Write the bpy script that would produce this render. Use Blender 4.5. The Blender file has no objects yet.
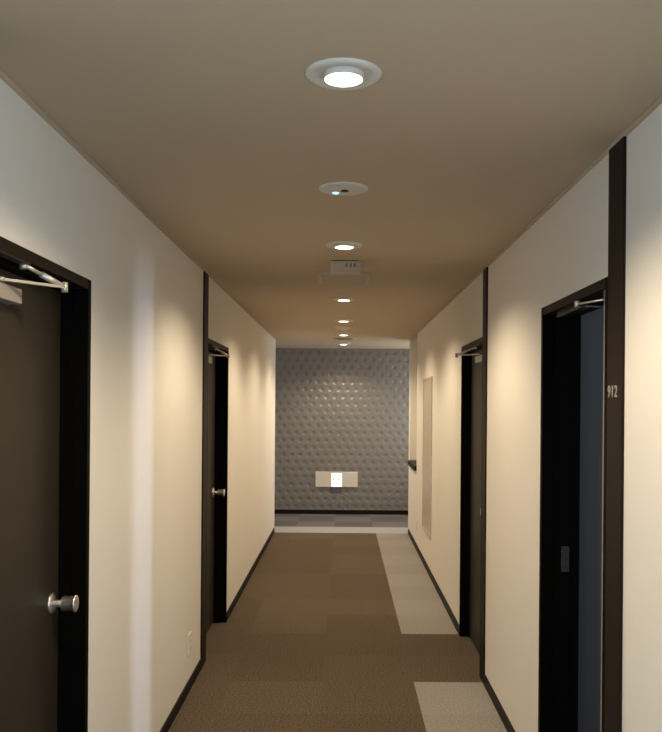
import bpy, bmesh, math, random
from mathutils import Vector, Matrix
random.seed(7)
S = bpy.context.scene
COL = S.collection
PI = math.pi

# ------------------------------------------------------------------ materials
def nmat(name):
    m = bpy.data.materials.new(name); m.use_nodes = True
    nt = m.node_tree
    return m, nt, nt.nodes['Principled BSDF']

def N(nt, kind, **kw):
    n = nt.nodes.new(kind)
    for k, v in kw.items():
        setattr(n, k, v)
    return n

def mathn(nt, op, a, b=None, c=None):
    n = nt.nodes.new('ShaderNodeMath'); n.operation = op
    for i, v in enumerate((a, b, c)):
        if v is None: continue
        if isinstance(v, (int, float)): n.inputs[i].default_value = v
        else: nt.links.new(v, n.inputs[i])
    return n.outputs[0]

def mat(name, col, rough=.5, metal=0, bump=0, scale=200, stretch=(1, 1, 1), vary=0, spec=None, detail=4, bdist=.002):
    m, nt, b = nmat(name)
    b.inputs['Base Color'].default_value = (*col, 1)
    b.inputs['Roughness'].default_value = rough
    b.inputs['Metallic'].default_value = metal
    if spec is not None: b.inputs['Specular IOR Level'].default_value = spec
    if bump or vary:
        tc = N(nt, 'ShaderNodeTexCoord'); mp = N(nt, 'ShaderNodeMapping')
        mp.inputs['Scale'].default_value = stretch
        nt.links.new(tc.outputs['Object'], mp.inputs[0])
        no = N(nt, 'ShaderNodeTexNoise'); no.inputs['Scale'].default_value = scale
        no.inputs['Detail'].default_value = detail
        nt.links.new(mp.outputs[0], no.inputs['Vector'])
        if vary:
            cr = N(nt, 'ShaderNodeValToRGB')
            cr.color_ramp.elements[0].position = .3; cr.color_ramp.elements[1].position = .7
            cr.color_ramp.elements[0].color = (*[c*(1-vary) for c in col], 1)
            cr.color_ramp.elements[1].color = (*[min(1, c*(1+vary)) for c in col], 1)
            nt.links.new(no.outputs['Fac'], cr.inputs[0]); nt.links.new(cr.outputs[0], b.inputs['Base Color'])
        if bump:
            bp = N(nt, 'ShaderNodeBump'); bp.inputs['Strength'].default_value = bump
            bp.inputs['Distance'].default_value = bdist
            nt.links.new(no.outputs['Fac'], bp.inputs['Height']); nt.links.new(bp.outputs[0], b.inputs['Normal'])
    return m

def emit(name, col, st):
    m, nt, b = nmat(name)
    b.inputs['Base Color'].default_value = (*col, 1)
    b.inputs['Emission Color'].default_value = (*col, 1)
    b.inputs['Emission Strength'].default_value = st
    return m

def glass_mat(name):
    m = bpy.data.materials.new(name); m.use_nodes = True
    nt = m.node_tree; nt.nodes.clear()
    o = N(nt, 'ShaderNodeOutputMaterial'); mx = N(nt, 'ShaderNodeMixShader')
    t = N(nt, 'ShaderNodeBsdfTransparent'); g = N(nt, 'ShaderNodeBsdfGlossy')
    g.inputs['Roughness'].default_value = .02
    mx.inputs[0].default_value = .06
    nt.links.new(t.outputs[0], mx.inputs[1]); nt.links.new(g.outputs[0], mx.inputs[2])
    nt.links.new(mx.outputs[0], o.inputs[0])
    return m

def asanoha_mat(name):
    """embossed metallic wallpaper: triangular lattice of fine raised lines with star centres"""
    m, nt, b = nmat(name)
    tc = N(nt, 'ShaderNodeTexCoord'); sp = N(nt, 'ShaderNodeSeparateXYZ')
    nt.links.new(tc.outputs['Object'], sp.inputs[0])
    x, z = sp.outputs['X'], sp.outputs['Z']
    A = .123                        # spacing of the stars in a row, metres
    B = A * math.sqrt(3)
    def cell(v, pitch, off):
        q = mathn(nt, 'DIVIDE', mathn(nt, 'ADD', v, off), pitch)
        return mathn(nt, 'MULTIPLY', mathn(nt, 'SUBTRACT', mathn(nt, 'FRACT', q), .5), pitch)
    ds = []
    for ox, oz in ((10*A, 10*B), (10.5*A, 10.5*B)):
        cx, cz = cell(x, A, ox), cell(z, B, oz)
        ds.append(mathn(nt, 'SQRT', mathn(nt, 'ADD', mathn(nt, 'MULTIPLY', cx, cx), mathn(nt, 'MULTIPLY', cz, cz))))
    d = mathn(nt, 'MINIMUM', *ds)
    mr = N(nt, 'ShaderNodeMapRange'); mr.interpolation_type = 'SMOOTHSTEP'
    mr.inputs['From Min'].default_value = .012; mr.inputs['From Max'].default_value = .046
    nt.links.new(d, mr.inputs[0]); lines = mr.outputs[0]
    cr = N(nt, 'ShaderNodeMix'); cr.data_type = 'RGBA'
    nt.links.new(lines, cr.inputs[0])
    cr.inputs[6].default_value = (.205, .195, .187, 1)
    cr.inputs[7].default_value = (.245, .232, .218, 1)
    nt.links.new(cr.outputs[2], b.inputs['Base Color'])
    b.inputs['Metallic'].default_value = .5
    nt.links.new(mathn(nt, 'SUBTRACT', .48, mathn(nt, 'MULTIPLY', lines, .14)), b.inputs['Roughness'])
    bp = N(nt, 'ShaderNodeBump'); bp.inputs['Strength'].default_value = .7; bp.inputs['Distance'].default_value = .0065
    nt.links.new(lines, bp.inputs['Height']); nt.links.new(bp.outputs[0], b.inputs['Normal'])
    return m

def carpet(name, c, vary=.65, rough=.95):
    return mat(name, c, rough, bump=.9, scale=110, vary=vary, spec=.1, detail=8, bdist=.006)

M = dict(
    wall=mat('cream_wallpaper', (.76, .72, .655), .75, bump=.25, scale=350, bdist=.001),
    ceil=mat('ceiling_paper', (.50, .405, .295), .85, bump=.2, scale=300, bdist=.001),
    frame=mat('black_brown_frame', (.0028, .0023, .0020), .5, spec=.03, bump=.05, scale=60, stretch=(6, 6, .4)),
    leaf=mat('dark_wood_leaf', (.028, .0215, .015), .45, spec=.25, bump=.06, scale=30, stretch=(12, 12, .5), vary=.18),
    post=mat('dark_wood_post', (.0145, .0095, .0072), .5, spec=.12, bump=.06, scale=30, stretch=(12, 12, .5), vary=.15),
    base=mat('dark_baseboard', (.006, .0045, .004), .5, spec=.15),
    steel=mat('brushed_steel', (.80, .77, .73), .38, 1),
    closer=mat('silver_paint', (.55, .51, .45), .4, .6),
    dkmetal=mat('dark_metal', (.05, .048, .045), .35, .8),
    white=mat('white_plastic', (.64, .61, .56), .45),
    ivory=mat('ivory_plastic', (.74, .68, .58), .4),
    black=mat('black_plastic', (.015, .015, .016), .5),
    slate=mat('slate_grey', (.085, .085, .095), .5),
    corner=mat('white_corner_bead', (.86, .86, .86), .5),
    strike=mat('dull_strike_metal', (.035, .034, .032), .5, .3),
    boxp=mat('aged_plastic', (.46, .40, .33), .5),
    signp=mat('sign_housing', (.62, .57, .51), .5),
    slot=mat('slot_dark', (.16, .13, .10), .6),
    grille=mat('vent_grille_paint', (.50, .43, .34), .55),
    panel=mat('beige_painted_steel', (.57, .50, .41), .3, 0),
    lamp=emit('warm_lamp', (1, .88, .68), 7),
    glow=emit('daylight_glint_glow', (.35, .85, 1), 1.6),  # emission put in for a reflection of daylight
    sign=emit('lit_sign_face', (.80, .95, 1), .85),
    signmark=mat('sign_mark', (.35, .55, .52), .5),
    silver=mat('silver_digits', (.42, .38, .33), .45, .3),
    strip=mat('pale_edge_strip', (.2, .18, .15), .5),
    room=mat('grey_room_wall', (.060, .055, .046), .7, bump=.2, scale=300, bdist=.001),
    asa=asanoha_mat('embossed_star_wallpaper'),
    brown_a=carpet('brown_carpet', (.108, .080, .056)),
    brown_b=carpet('brown_carpet_cross', (.117, .087, .061)),
    brown_c=carpet('brown_carpet_deep', (.101, .074, .051)),
    grey=carpet('grey_carpet', (.29, .268, .243), .3),
    grey_b=carpet('grey_carpet_cross', (.272, .25, .226), .3),
    pale=carpet('pale_grey_carpet', (.34, .335, .34), .12),
    dark_a=carpet('slate_carpet', (.15, .14, .145), .2),
    dark_b=carpet('slate_carpet_cross', (.115, .108, .112), .2),
    glass=glass_mat('window_glass'),
)

# ------------------------------------------------------------------ mesh helpers
def box(bm, x0, x1, y0, y1, z0, z1, mi=0, bev=0):
    x0, x1 = min(x0, x1), max(x0, x1)
    r = bmesh.ops.create_cube(bm, size=1)
    for v in r['verts']:
        v.co = Vector(((x0+x1)/2 + v.co.x*(x1-x0), (y0+y1)/2 + v.co.y*(y1-y0), (z0+z1)/2 + v.co.z*(z1-z0)))
    fs = {f for v in r['verts'] for f in v.link_faces}
    for f in fs: f.material_index = mi
    if bev:
        es = list({e for v in r['verts'] for e in v.link_edges})
        bmesh.ops.bevel(bm, geom=es, offset=bev, segments=2, affect='EDGES', profile=.5)

def lathe(bm, prof, axis='Z', at=(0, 0, 0), n=40, smooth=True, sign=1):
    """prof: list of (radius, height along axis)"""
    rings = []
    for r, h in prof:
        if r < 1e-6:
            ring = [bm.verts.new((0, 0, h))]
        else:
            ring = [bm.verts.new((r*math.cos(2*PI*i/n), r*math.sin(2*PI*i/n), h)) for i in range(n)]
        rings.append(ring)
    vs = [v for r in rings for v in r]
    for a, b in zip(rings, rings[1:]):
        for i in range(n):
            j = (i+1) % n
            if len(a) == 1 and len(b) == 1: continue
            if len(a) == 1: f = bm.faces.new((a[0], b[i], b[j]))
            elif len(b) == 1: f = bm.faces.new((a[i], a[j], b[0]))
            else: f = bm.faces.new((a[i], a[j], b[j], b[i]))
            f.smooth = smooth
    for v in vs:
        x, y, z = v.co
        if axis == 'X': v.co = Vector((z*sign, x, y))
        elif axis == 'Y': v.co = Vector((x, z*sign, y))
        v.co += Vector(at)
    bmesh.ops.recalc_face_normals(bm, faces=list({f for v in vs for f in v.link_faces}))

def tube(bm, p, q, r0, r1=None, n=16):
    p, q = Vector(p), Vector(q); r1 = r0 if r1 is None else r1
    d = (q-p).normalized()
    u = d.orthogonal().normalized(); w = d.cross(u)
    A = [bm.verts.new(p+(u*math.cos(2*PI*i/n)+w*math.sin(2*PI*i/n))*r0) for i in range(n)]
    B = [bm.verts.new(q+(u*math.cos(2*PI*i/n)+w*math.sin(2*PI*i/n))*r1) for i in range(n)]
    fs = []
    for i in range(n):
        f = bm.faces.new((A[i], A[(i+1) % n], B[(i+1) % n], B[i])); f.smooth = True; fs.append(f)
    fs.append(bm.faces.new(A[::-1])); fs.append(bm.faces.new(B))
    bmesh.ops.recalc_face_normals(bm, faces=fs)

def bar(bm, p, q, w, t):
    """flat bar of width w (horizontal) and thickness t (vertical)"""
    p, q = Vector(p), Vector(q); d = (q-p).normalized()
    s = d.cross(Vector((0, 0, 1))).normalized(); u = s.cross(d)
    vs = [bm.verts.new(c + s*a*w/2 + u*b*t/2) for c in (p, q) for a, b in ((-1, -1), (1, -1), (1, 1), (-1, 1))]
    fs = [bm.faces.new(vs[0:4]), bm.faces.new(vs[4:8])]
    for i in range(4):
        j = (i+1) % 4
        fs.append(bm.faces.new((vs[i], vs[j], vs[4+j], vs[4+i])))
    bmesh.ops.recalc_face_normals(bm, faces=fs)

def obj(name, bm, mats, parent=None, loc=None):
    """link a bmesh (in the parent's local space) as ONE mesh object"""
    me = bpy.data.meshes.new(name); bm.to_mesh(me); bm.free()
    for m in (mats if isinstance(mats, (list, tuple)) else [mats]): me.materials.append(m)
    o = bpy.data.objects.new(name, me); COL.objects.link(o)
    if parent: o.parent = parent
    if loc: o.location = loc
    return o

def BM(): return bmesh.new()

def struct(name, bm, mats, parent=None):
    o = obj(name, bm, mats, parent)
    if not parent: o['kind'] = 'structure'
    return o

def tag(o, label, cat, group=None):
    o['label'] = label; o['category'] = cat
    if group: o['group'] = group
    return o

def thing(name, label, cat, loc, group=None, rotz=0):
    o = bpy.data.objects.new(name, None); COL.objects.link(o)
    o.empty_display_size = .05
    o.location = loc; o.rotation_euler.z = rotz
    return tag(o, label, cat, group)

def copy_thing(root, loc, label):
    r = root.copy(); COL.objects.link(r); r.location = loc; r['label'] = label
    for ch in list(root.children):
        c = ch.copy(); COL.objects.link(c); c.parent = r
        for g in ch.children:
            d = g.copy(); COL.objects.link(d); d.parent = c
    return r

# ------------------------------------------------------------------ dimensions (metres)
H = 2.40; CAM = 1.597
XL, XR = -.845, .825          # corridor wall faces
TL, TR = .16, .15             # wall thicknesses
Y0, Y1, Y2 = -2.6, 10.28, 12.03   # rear window wall, corridor mouth, end wall
DT = 2.000                    # top of the door frames
LX0, LX1 = -2.6, 1.5          # lobby side walls
D1 = (1.91, 2.757)             # left near door (frame outer)
D2 = (5.13, 6.07)             # left far door
D3 = (2.57, 3.44)             # right near door, open
D4 = (4.87, 5.76)             # right far door
NI = (9.25, 10.17)            # niche in right wall
NZ = .87

# ------------------------------------------------------------------ walls
bm = BM()
def wall_run(bm, xa, xb, ys, openings):
    """openings: (y0,y1,z0,z1)"""
    y = ys[0]
    for (a, b, z0, z1) in sorted(openings):
        box(bm, xa, xb, y, a, 0, H)
        if z1 < H: box(bm, xa, xb, a, b, z1, H)
        if z0 > 0: box(bm, xa, xb, a, b, 0, z0)
        y = b
    box(bm, xa, xb, y, ys[1], 0, H)
NW = (-1.75, -.45, .85, 2.15)       # added corridor windows behind the camera, openings for fill daylight
wall_run(bm, XL-TL, XL, (Y0, Y1), [NW, (*D1, 0, DT), (*D2, 0, DT)])
struct('wall_left', bm, M['wall'])
bm = BM()
wall_run(bm, XR, XR+TR, (Y0, Y1), [NW, (*D3, 0, DT), (*D4, 0, DT), (*NI, NZ, H)])
box(bm, XR+.10, XR+TR, NI[0], NI[1], NZ, H)          # back of the niche
struct('wall_right', bm, M['wall'])

bm = BM(); box(bm, LX0, LX1, Y2, Y2+.1, 0, H); struct('wall_far', bm, M['asa'])
WB = (10.62, 11.75, .75, 2.2)      # lobby side windows
bm = BM(); wall_run(bm, LX0-.12, LX0, (Y1, Y2), [WB]); box(bm, LX0-.12, XL-TL, Y1-.1, Y1, 0, H)
struct('wall_far_left', bm, M['wall'])
bm = BM(); wall_run(bm, LX1, LX1+.12, (Y1, Y2), [WB]); box(bm, XR+TR, LX1+.12, Y1-.1, Y1, 0, H)
struct('wall_far_right', bm, M['wall'])
bm = BM()                           # rear wall behind the camera
box(bm, XL-TL, XR+TR, Y0-.12, Y0, 0, H)
struct('wall_near', bm, M['wall'])

# floor of carpet tiles
bm = BM()
fm = [M[k] for k in ('brown_a', 'brown_b', 'brown_c', 'grey', 'grey_b', 'pale', 'dark_a', 'dark_b')]
def tile(x0, x1, y0, y1, mi):
    vs = [bm.verts.new(c) for c in ((x0, y0, 0), (x1, y0, 0), (x1, y1, 0), (x0, y1, 0))]
    bm.faces.new(vs).material_index = mi
seams = [XL-TL, -.63, -.105, .42, XR+TR]
k = -15
while True:
    y = 4.78 + .5*k; y2 = min(y+.5, Y1)
    if y >= Y1 - .01: break
    doorway = k in (0, 1, -4, -5, -10)
    for c in range(4):
        if c == 3 and not doorway: mi = 3 if (k % 2) else 4
        else: mi = random.choice((0, 1, 2)) if c in (1, 2) else random.choice((0, 2))
        tile(seams[c], seams[c+1], y, y2, mi)
    k += 1
x = LX0
i = 0
while x < LX1 - .01:
    x2 = min(x+.5, LX1)
    tile(x, x2, Y1, Y1+.5, 5)
    for j, (a, b) in enumerate(((Y1+.5, Y1+1.0), (Y1+1.0, Y1+1.5), (Y1+1.5, Y2))):
        tile(x, x2, a, b, 6 + (i + j) % 2)
    x = x2; i += 1
struct('floor', bm, fm)
bm = BM()
box(bm, XL-TL, XR+TR, Y0-.12, Y1, H, H+.08); box(bm, LX0-.12, LX1+.12, Y1, Y2+.1, H, H+.08)
struct('ceiling', bm, M['ceil'])

# room behind the open door
RX1, RY0, RY1 = 3.6, 2.2, 3.62
bm = BM()
X = XR+TR
box(bm, X, RX1+.1, RY0-.1, RY0, 0, H); box(bm, X, RX1+.1, RY1, RY1+.1, 0, H)
WR = (2.80, 3.02, 1.25, 2.15)
box(bm, RX1, RX1+.1, RY0, WR[0], 0, H); box(bm, RX1, RX1+.1, WR[1], RY1, 0, H)
box(bm, RX1, RX1+.1, WR[0], WR[1], 0, WR[2]); box(bm, RX1, RX1+.1, WR[0], WR[1], WR[3], H)
struct('wall_room', bm, M['room'])
bm = BM(); box(bm, X, RX1+.1, RY0-.1, RY1+.1, -.05, 0); struct('floor_room', bm, M['dark_a'])
bm = BM(); box(bm, X, RX1+.1, RY0-.1, RY1+.1, H, H+.08); struct('ceiling_room', bm, M['room'])

# ------------------------------------------------------------------ windows (daylight sources)
def window_x(name, xc, yr, zr):
    fr = BM(); t = .04
    box(fr, xc-.03, xc+.03, yr[0], yr[0]+t, *zr); box(fr, xc-.03, xc+.03, yr[1]-t, yr[1], *zr)
    box(fr, xc-.03, xc+.03, yr[0]+t, yr[1]-t, zr[0], zr[0]+t); box(fr, xc-.03, xc+.03, yr[0]+t, yr[1]-t, zr[1]-t, zr[1])
    f = struct(name, fr, M['dkmetal'])
    g = BM(); box(g, xc-.003, xc+.003, yr[0]+t, yr[1]-t, zr[0]+t, zr[1]-t)
    obj('window_pane', g, M['glass'], f)
window_x('window_2', LX0-.06, WB[:2], WB[2:])
window_x('window_3', LX1+.06, WB[:2], WB[2:])
window_x('added_window_1', XL-TL/2, NW[:2], NW[2:])  # unseen window, added so cool light reaches the near walls and ceiling
window_x('added_window_5', XR+TR/2, NW[:2], NW[2:])  # added twin of it in the opposite wall
window_x('window_4', RX1+.05, WR[:2], WR[2:])

def area(name, loc, direction, sx, sy, power, col, spread=180):
    L = bpy.data.lights.new(name, 'AREA'); L.shape = 'RECTANGLE'; L.size = sx; L.size_y = sy
    L.energy = power; L.color = col; L.spread = math.radians(spread)
    o = bpy.data.objects.new(name, L); COL.objects.link(o); o.location = loc
    o.rotation_euler = Vector(direction).to_track_quat('-Z', 'Y').to_euler()
    return o
DAY = (.53, .76, 1)
area('corridor_fill_west', (XL-TL-.02, -1.1, 1.5), (1, 0, 0), 1.25, 1.25, 105, DAY)  # fill light through the added left window
area('corridor_fill_east', (XR+TR+.02, -1.1, 1.5), (-1, 0, 0), 1.25, 1.25, 105, DAY)  # fill light through the added right window
area('lobby_daylight_west', (LX0-.14, 11.18, 1.48), (1, 0, 0), 1.05, 1.37, 6, (.86, .90, 1))
area('lobby_daylight_east', (LX1+.14, 11.18, 1.48), (-1, 0, 0), 1.05, 1.37, 22, (1, .97, .92))
area('room_daylight', (RX1+.13, (WR[0]+WR[1])/2, 1.76), (-1, 0, 0), .14, .72, 80, (.62, .72, 1))

# ------------------------------------------------------------------ doors
def door(name, side, d, rec, leaf_label=None, knob_far=True, knob_len=.082, closed=True, with_knob=True, closer='closed', elbow=(.064, .438), label=None):
    """side -1 = left wall, +1 = right wall; d = (near, far) outer frame; rec = recess of leaf face"""
    xw = XL if side < 0 else XR
    T = TL if side < 0 else TR
    s = side
    root = bpy.data.objects.new(name, None); COL.objects.link(root)
    root.location = (xw, d[0], 0); root['kind'] = 'structure'; root.empty_display_size = .1
    if label: root['label'] = label; root['category'] = 'door'
    W = d[1]-d[0]
    ft = .032
    def X(dep): return s*dep              # depth behind the wall face
    # frame: two jambs and a head, each stepped by a door stop
    bm = BM()
    e = .006                              # casing stands a little proud of the wall
    for a, b, a2, b2 in ((0, ft, ft, ft+.014), (W-ft, W, W-ft-.014, W-ft)):
        box(bm, X(-e), X(T), a, b, 0, DT)
        box(bm, X(.042), X(rec), a2, b2, 0, DT-ft)
    box(bm, X(-e), X(T), ft, W-ft, DT-ft, DT, mi=1)
    box(bm, X(.042), X(rec), ft+.014, W-ft-.014, DT-ft-.014, DT-ft)
    obj('door_frame', bm, [M['frame'], M['post']], root)
    # leaf
    lw = W-2*ft-.006; lz = DT-ft-.008
    leaf = bpy.data.objects.new('door_leaf', None)
    bm = BM()
    box(bm, 0, s*.038, 0, lw, .008, lz, bev=.0015)
    leaf = obj('door_leaf', bm, M['leaf'], root)
    leaf.location = (X(rec+.001), ft+.003, 0)
    if not closed: leaf.rotation_euler.z = -s*math.radians(50)
    # knob
    if with_knob:
        ky = lw-.075 if knob_far else .075
        kr = BM()
        lathe(kr, [(0, 0), (.033, 0), (.034, .003), (.030, .007), (.018, .009), (.013, .011), (0, .011)], 'X', (0, ky, .954), sign=-s)
        k = obj('door_knob', kr, M['steel'], leaf)
        kb = BM(); L = knob_len
        lathe(kb, [(0, .010), (.0115, .010), (.011, L*.36), (.0215, L*.44), (.0235, L*.52), (.0225, L*.86), (.0265, L*.93), (.0265, L*.97), (.023, L), (.012, L-.002), (0, L-.002)], 'X', (0, ky, .954), sign=-s)
        obj('knob_grip', kb, M['steel'], k)
    # door closer
    if closer:
        c = BM()
        f = lw - .45                      # body's far end, along the leaf
        box(c, -s*.002, -s*.046, f-.27, f, 1.862, 1.904, bev=.004)
        body = obj('door_closer', c, M['closer'] if closed else M['dkmetal'], leaf)
        if closed:
            P = Vector((-s*.040, W-.62-ft, 1.906)); E = Vector((-s*(rec+elbow[0]), W-elbow[1]-ft, 1.917))
            Sh = Vector((s*(.004-rec), W-.56-ft, DT-ft-.008))
            a = BM(); tube(a, P, P+Vector((0, 0, .012)), .011); bar(a, P+Vector((0, 0, .006)), E, .016, .007)
            tube(a, E-Vector((0, 0, .014)), E+Vector((0, 0, .014)), .0095)
            obj('main_arm', a, M['closer'], body)
            a = BM(); mid = Sh.lerp(E, .42)
            tube(a, Sh-Vector((0, 0, .012)), Sh+Vector((0, 0, .002)), .010); tube(a, Sh, mid, .0055); tube(a, mid, E, .0085)
            obj('forearm', a, M['closer'], body)
            a = BM(); box(a, Sh.x-.012, Sh.x+.012, Sh.y-.19, Sh.y+.02, Sh.z+.001, Sh.z+.007)
            obj('arm_shoe', a, M['dkmetal'], body)
        else:                             # arm of the open door: shoe on the head, elbow out over the corridor
            R = leaf.matrix_basis.inverted()
            def loc(x, y, z): return R @ Vector((x - xw, y - d[0], z))
            a = BM(); E = loc(.768, 2.735, 1.932); Sh = loc(.822, 2.628, 1.934); P = loc(1.02, 2.74, 1.92)
            tube(a, E, Sh, .0035); tube(a, E-Vector((0, 0, .010)), E+Vector((0, 0, .010)), .008)
            obj('forearm', a, M['closer'], body)
            a = BM(); tube(a, E-Vector((0, 0, .006)), P, .004); obj('main_arm', a, M['dkmetal'], body)
    return root, leaf

door('door_1', -1, D1, .080, label='dark brown closed door nearest on the left, silver knob and door closer')
door('door_2', -1, D2, .082, label='narrow-looking closed black-brown door further along the left wall')
r3, l3 = door('door_3', 1, D3, .108, closed=False, with_knob=True, knob_len=.07, label='open black door frame on the right beside the post numbered 912')
door('door_4', 1, D4, .056, knob_far=False, knob_len=.05, elbow=(.095, .40), label='closed dark door on the right beyond the grey carpet tiles')
# strike plate in the far jamb of the open door, and a pale strip along its near jamb
W3 = D3[1]-D3[0]
bm = BM(); yy = W3-.032-.014
box(bm, .072, .104, yy-.0025, yy, .918, 1.022, bev=.001)
sp = obj('strike_plate', bm, M['strike'], r3)
for zz in (.932, .963, .994):
    bm = BM(); box(bm, .081, .096, yy-.0032, yy-.0024, zz, zz+.016); obj('strike_hole', bm, M['black'], sp)
bm = BM(); box(bm, .02, .05, .55-.17, .72+.0, DT-.032-.022, DT-.032); obj('closer_track', bm, M['dkmetal'], r3)
bm = BM(); box(bm, .004, .024, .033, .078, .01, DT-.034); obj('edge_strip', bm, M['strip'], r3)

# ------------------------------------------------------------------ trims
def trim(n, x0, x1, y0, y1, z0, z1, m, bev=0):
    bm = BM(); box(bm, x0, x1, y0, y1, z0, z1, bev=bev); return struct('trim_%d' % n, bm, m)
PP = .009
trim(1, XR-PP, XR+.01, 2.432, 2.567, 0, H-.001, M['post'])
trim(2, XR-PP, XR+.01, 4.75, 4.872, 0, H-.001, M['post'])
trim(3, XL-.01, XL+PP, 4.985, 5.132, 0, H-.001, M['post'])
trim(4, XL-.01, XL+PP, 1.73, 1.912, 0, H-.001, M['post'])
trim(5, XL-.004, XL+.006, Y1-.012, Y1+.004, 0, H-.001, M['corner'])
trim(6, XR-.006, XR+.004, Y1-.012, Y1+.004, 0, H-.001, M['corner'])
trim(7, XL, XL+.010, Y0, Y1, H-.012, H-.0005, M['ceil'])
trim(8, XR-.010, XR, Y0, Y1, H-.012, H-.0005, M['ceil'])
# niche sill
bm = BM(); box(bm, XR-.025, XR+.10, NI[0]-.01, NI[1]+.01, NZ-.012, NZ+.045, bev=.003)
struct('trim_9', bm, M['post'])

def baseb(name, runs, x0, x1):
    bm = BM()
    for a, b in runs: box(bm, x0, x1, a, b, 0, .06)
    struct(name, bm, M['base'])
baseb('baseboard_left', [(Y0, 1.73), (D1[1], 4.985), (D2[1], Y1)], XL, XL+.009)
baseb('baseboard_right', [(Y0, 2.432), (D3[1], 4.75), (D4[1], Y1)], XR-.009, XR)
bm = BM(); box(bm, LX0, LX1, Y2-.01, Y2, 0, .062); struct('baseboard_far', bm, M['base'])

# ------------------------------------------------------------------ ceiling lights
def make_downlight(loc, label):
    t = thing('downlight', label, 'ceiling light', loc, 'recessed downlights along the corridor ceiling')
    b = BM()
    lathe(b, [(.0935, 0), (.0935, -.003), (.090, -.007), (.082, -.009), (.070, -.007), (.056, -.002), (.0, -.002)], n=64)
    obj('trim_ring', b, M['white'], t)
    b = BM()
    lathe(b, [(.050, -.002), (.050, -.014), (.0485, -.0155), (.046, -.0155)], n=48)
    obj('lamp_bezel', b, M['white'], t)
    b = BM()
    lathe(b, [(.046, -.0145), (.038, -.0175), (.020, -.0195), (0, -.020)], n=48)
    obj('lamp', b, M['lamp'], t)
    return t
LY = [2.017, 4.18, 6.32, 7.93, 9.52, 11.0]
LLAB = ['largest nearest lit white-ringed round downlight at the top of the photo',
        'lit downlight just in front of the small white ceiling box',
        'lit downlight just beyond the ceiling vent grille',
        'lit downlight between the vent grille and the flat ceiling detector',
        'lit downlight over the corridor mouth, second from the grey end wall',
        'smallest lit downlight, in the lobby ceiling closest to the grey end wall']
dl = make_downlight((-.005, LY[0], H), LLAB[0])
for y, l in zip(LY[1:], LLAB[1:]): copy_thing(dl, (0, y, H), l)
WARM = (1, .81, .56)
def spot(y, power, size=150, blend=.55):
    L = bpy.data.lights.new('downlight_beam', 'SPOT'); L.energy = power; L.color = WARM
    L.spot_size = math.radians(size); L.spot_blend = blend; L.shadow_soft_size = .04
    o = bpy.data.objects.new('downlight_beam', L); COL.objects.link(o); o.location = (0, y, H-.03)
for i, y in enumerate(LY): spot(y, (95, 90, 80, 70, 72, 100)[i])

# emergency light
t = thing('emergency_light', 'unlit white ceiling disc with a dark lens and cyan glint, between the two nearest downlights', 'emergency light', (-.004, 3.09, H))
b = BM(); lathe(b, [(.092, 0), (.092, -.003), (.088, -.006), (.06, -.008), (.02, -.0085), (0, -.0085)], n=64); obj('cover_plate', b, M['white'], t)
b = BM(); lathe(b, [(.014, -.008), (.014, -.012), (.010, -.013), (0, -.0125)], at=(.004, .0, 0), n=24); obj('lens', b, M['black'], t)
b = BM(); lathe(b, [(.013, -.008), (.012, -.011), (0, -.012)], at=(-.030, .035, 0), n=20); obj('daylight_glint', b, M['glow'], t)  # glowing cyan bead stands in for daylight reflected on the disc

# white ceiling box
t = thing('ceiling_box', 'small white box with three dark slots hanging from the ceiling before the vent', 'detector', (.008, 4.63, H))
b = BM(); box(b, -.084, .084, 0, .10, -.064, -.004, bev=.004); obj('housing', b, M['boxp'], t)
b = BM(); box(b, -.070, .070, .008, .09, -.006, 0); obj('mounting_plate', b, M['black'], t)
for xx in (.0, .024, .046):
    b = BM(); box(b, xx, xx+.010, -.0015, .001, -.040, -.018); obj('indicator_slot', b, M['slot'], t)

# ceiling vent
t = thing('ceiling_vent', 'flat square beige vent grille in the ceiling behind the small white box', 'vent', (0, 5.05, H))
b = BM()
w, D = .163, .44
for a in ((-w, -w+.022, 0, D), (w-.022, w, 0, D), (-w+.022, w-.022, 0, .025), (-w+.022, w-.022, D-.025, D)):
    box(b, a[0], a[1], a[2], a[3], -.012, 0)
obj('vent_frame', b, M['grille'], t)
b = BM(); box(b, -w+.022, w-.022, .025, D-.025, -.003, 0); obj('backing', b, M['slot'], t)
b = BM()
for i in range(13):
    y = .035 + i*.03
    box(b, -w+.022, w-.022, y, y+.018, -.010, -.004)
obj('louvres', b, M['grille'], t)

# detector and ceiling speaker
t = thing('smoke_detector', 'flat pale round smoke detector between the downlights deep in the corridor', 'detector', (0, 8.65, H))
b = BM(); lathe(b, [(.085, 0), (.085, -.008), (.075, -.014), (0, -.016)], n=40); obj('detector_base', b, M['ivory'], t)
b = BM(); lathe(b, [(.045, -.014), (.042, -.026), (.03, -.03), (0, -.03)], n=32); obj('sensor_cap', b, M['ivory'], t)
t = thing('ceiling_speaker', 'flat round brownish speaker grille in ceiling above the corridor mouth', 'speaker', (0, 10.15, H))
b = BM(); lathe(b, [(.14, 0), (.14, -.004), (.125, -.008)], n=48); obj('speaker_rim', b, M['grille'], t)
b = BM(); lathe(b, [(.125, -.006), (.06, -.009), (0, -.010)], n=48); obj('speaker_mesh', b, M['slot'], t)

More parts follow.
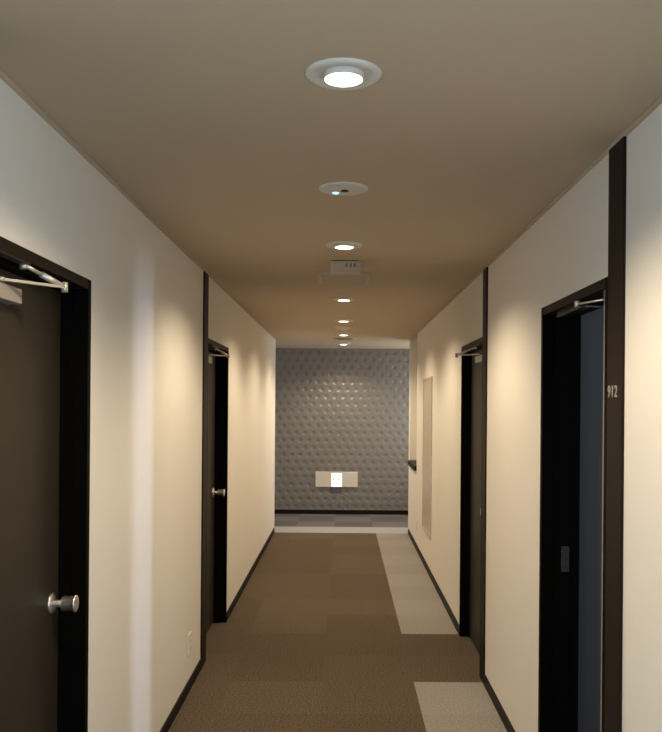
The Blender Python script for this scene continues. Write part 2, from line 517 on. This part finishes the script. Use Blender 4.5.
# ------------------------------------------------------------------ wall things
def outlet(loc, side, label):
    s = side
    t = thing('wall_outlet', label, 'outlet', loc)
    b = BM(); box(b, 0, -s*.008, -.036, .036, -.062, .062, bev=.003); obj('cover_plate', b, M['ivory'], t)
    for z in (-.022, .022):
        b = BM(); box(b, -s*.007, -s*.0105, -.018, .018, z-.016, z+.016, bev=.001); sk = obj('socket', b, M['ivory'], t)
        for yy in (-.006, .006):
            b = BM(); box(b, -s*.010, -s*.0108, yy-.001, yy+.001, z-.006, z+.006); obj('socket_slot', b, M['black'], sk)
    return t
outlet((XL, 4.61, .256), -1, 'ivory wall outlet low on the left wall before the tall wooden post')
outlet((XR, 9.12, .27), 1, 'small ivory wall outlet low on the right wall beyond the tall beige panel')

t = thing('access_panel', 'tall beige glossy metal access panel on the right wall of the corridor', 'panel', (XR, 7.66, .35))
b = BM(); pw, ph = .80, 1.51
for a in ((0, .02, 0, ph), (pw-.02, pw, 0, ph), (.02, pw-.02, 0, .02), (.02, pw-.02, ph-.02, ph)):
    box(b, 0, -.010, a[0], a[1], a[2], a[3])
obj('panel_frame', b, M['panel'], t)
b = BM(); box(b, 0, -.007, .022, pw-.022, .022, ph-.022, bev=.001); pd = obj('panel_door', b, M['panel'], t)
b = BM(); lathe(b, [(0, 0), (.014, 0), (.014, .004), (0, .005)], 'X', (-.007, .06, .75), n=24, sign=-1); obj('panel_lock', b, M['steel'], pd)

# lit guide sign on the end wall
t = thing('guide_sign', 'wide white wall unit with lit square centre, low on the patterned grey end wall', 'sign light', (-.085, Y2, .505))
b = BM(); box(b, -.305, .305, -.030, 0, -.110, .110, bev=.004); obj('housing', b, M['signp'], t)
b = BM(); box(b, -.074, .074, -.036, -.029, -.105, .088, bev=.002); lf = obj('lit_face', b, M['sign'], t)
for xx in (-.04, .028):
    b = BM(); box(b, xx-.012, xx+.012, -.0368, -.0358, -.004, .018); obj('face_mark', b, M['signmark'], lf)
b = BM(); box(b, -.076, .076, -.016, 0, -.185, -.111, bev=.002); obj('lower_box', b, M['slate'], t)  # plain dark grey box below the housing

# room number
t = thing('door_number_sign', 'small silver room number 912 on the tall dark post at right', 'number', (XR-PP, 2.512, 1.64))
for ch, off in (('9', .031), ('1', 0), ('2', -.031)):
    c = bpy.data.curves.new('digit_text', 'FONT'); c.body = ch; c.size = .050; c.extrude = .001
    c.align_x = 'CENTER'; c.align_y = 'CENTER'; c.offset = .0006
    to = bpy.data.objects.new('digit_text', c); COL.objects.link(to)
    bpy.context.view_layer.update()
    me = bpy.data.meshes.new_from_object(to.evaluated_get(bpy.context.evaluated_depsgraph_get()))
    bpy.data.objects.remove(to); bpy.data.curves.remove(c)
    me.transform(Matrix(((0, 0, -1, -.001), (-1, 0, 0, off), (0, 1, 0, 0), (0, 0, 0, 1))))
    me.materials.clear(); me.materials.append(M['silver'])
    o = bpy.data.objects.new('digit', me); COL.objects.link(o); o.parent = t

# ------------------------------------------------------------------ world, camera, view
w = bpy.data.worlds.new('sky'); S.world = w; w.use_nodes = True
bg = w.node_tree.nodes['Background']; bg.inputs[0].default_value = (.75, .87, 1, 1); bg.inputs[1].default_value = .6

cam = bpy.data.cameras.new('camera'); co = bpy.data.objects.new('camera', cam); COL.objects.link(co)
F = 830.0
cam.sensor_fit = 'HORIZONTAL'; cam.sensor_width = 36; cam.lens = F/662*36
cam.shift_x = -(343-331)/662; cam.shift_y = (404-366)/662
cam.clip_start = .02
roll = .008
up = Vector((-math.sin(roll), 0, math.cos(roll))); back = Vector((0, -1, 0)); right = up.cross(back)
co.matrix_world = Matrix(((right.x, up.x, back.x, 0), (right.y, up.y, back.y, 0), (right.z, up.z, back.z, CAM), (0, 0, 0, 1)))
S.camera = co
vs = S.view_settings
vs.view_transform = 'Standard'; vs.look = 'None'; vs.gamma = 1; vs.exposure = 0; vs.use_curve_mapping = False
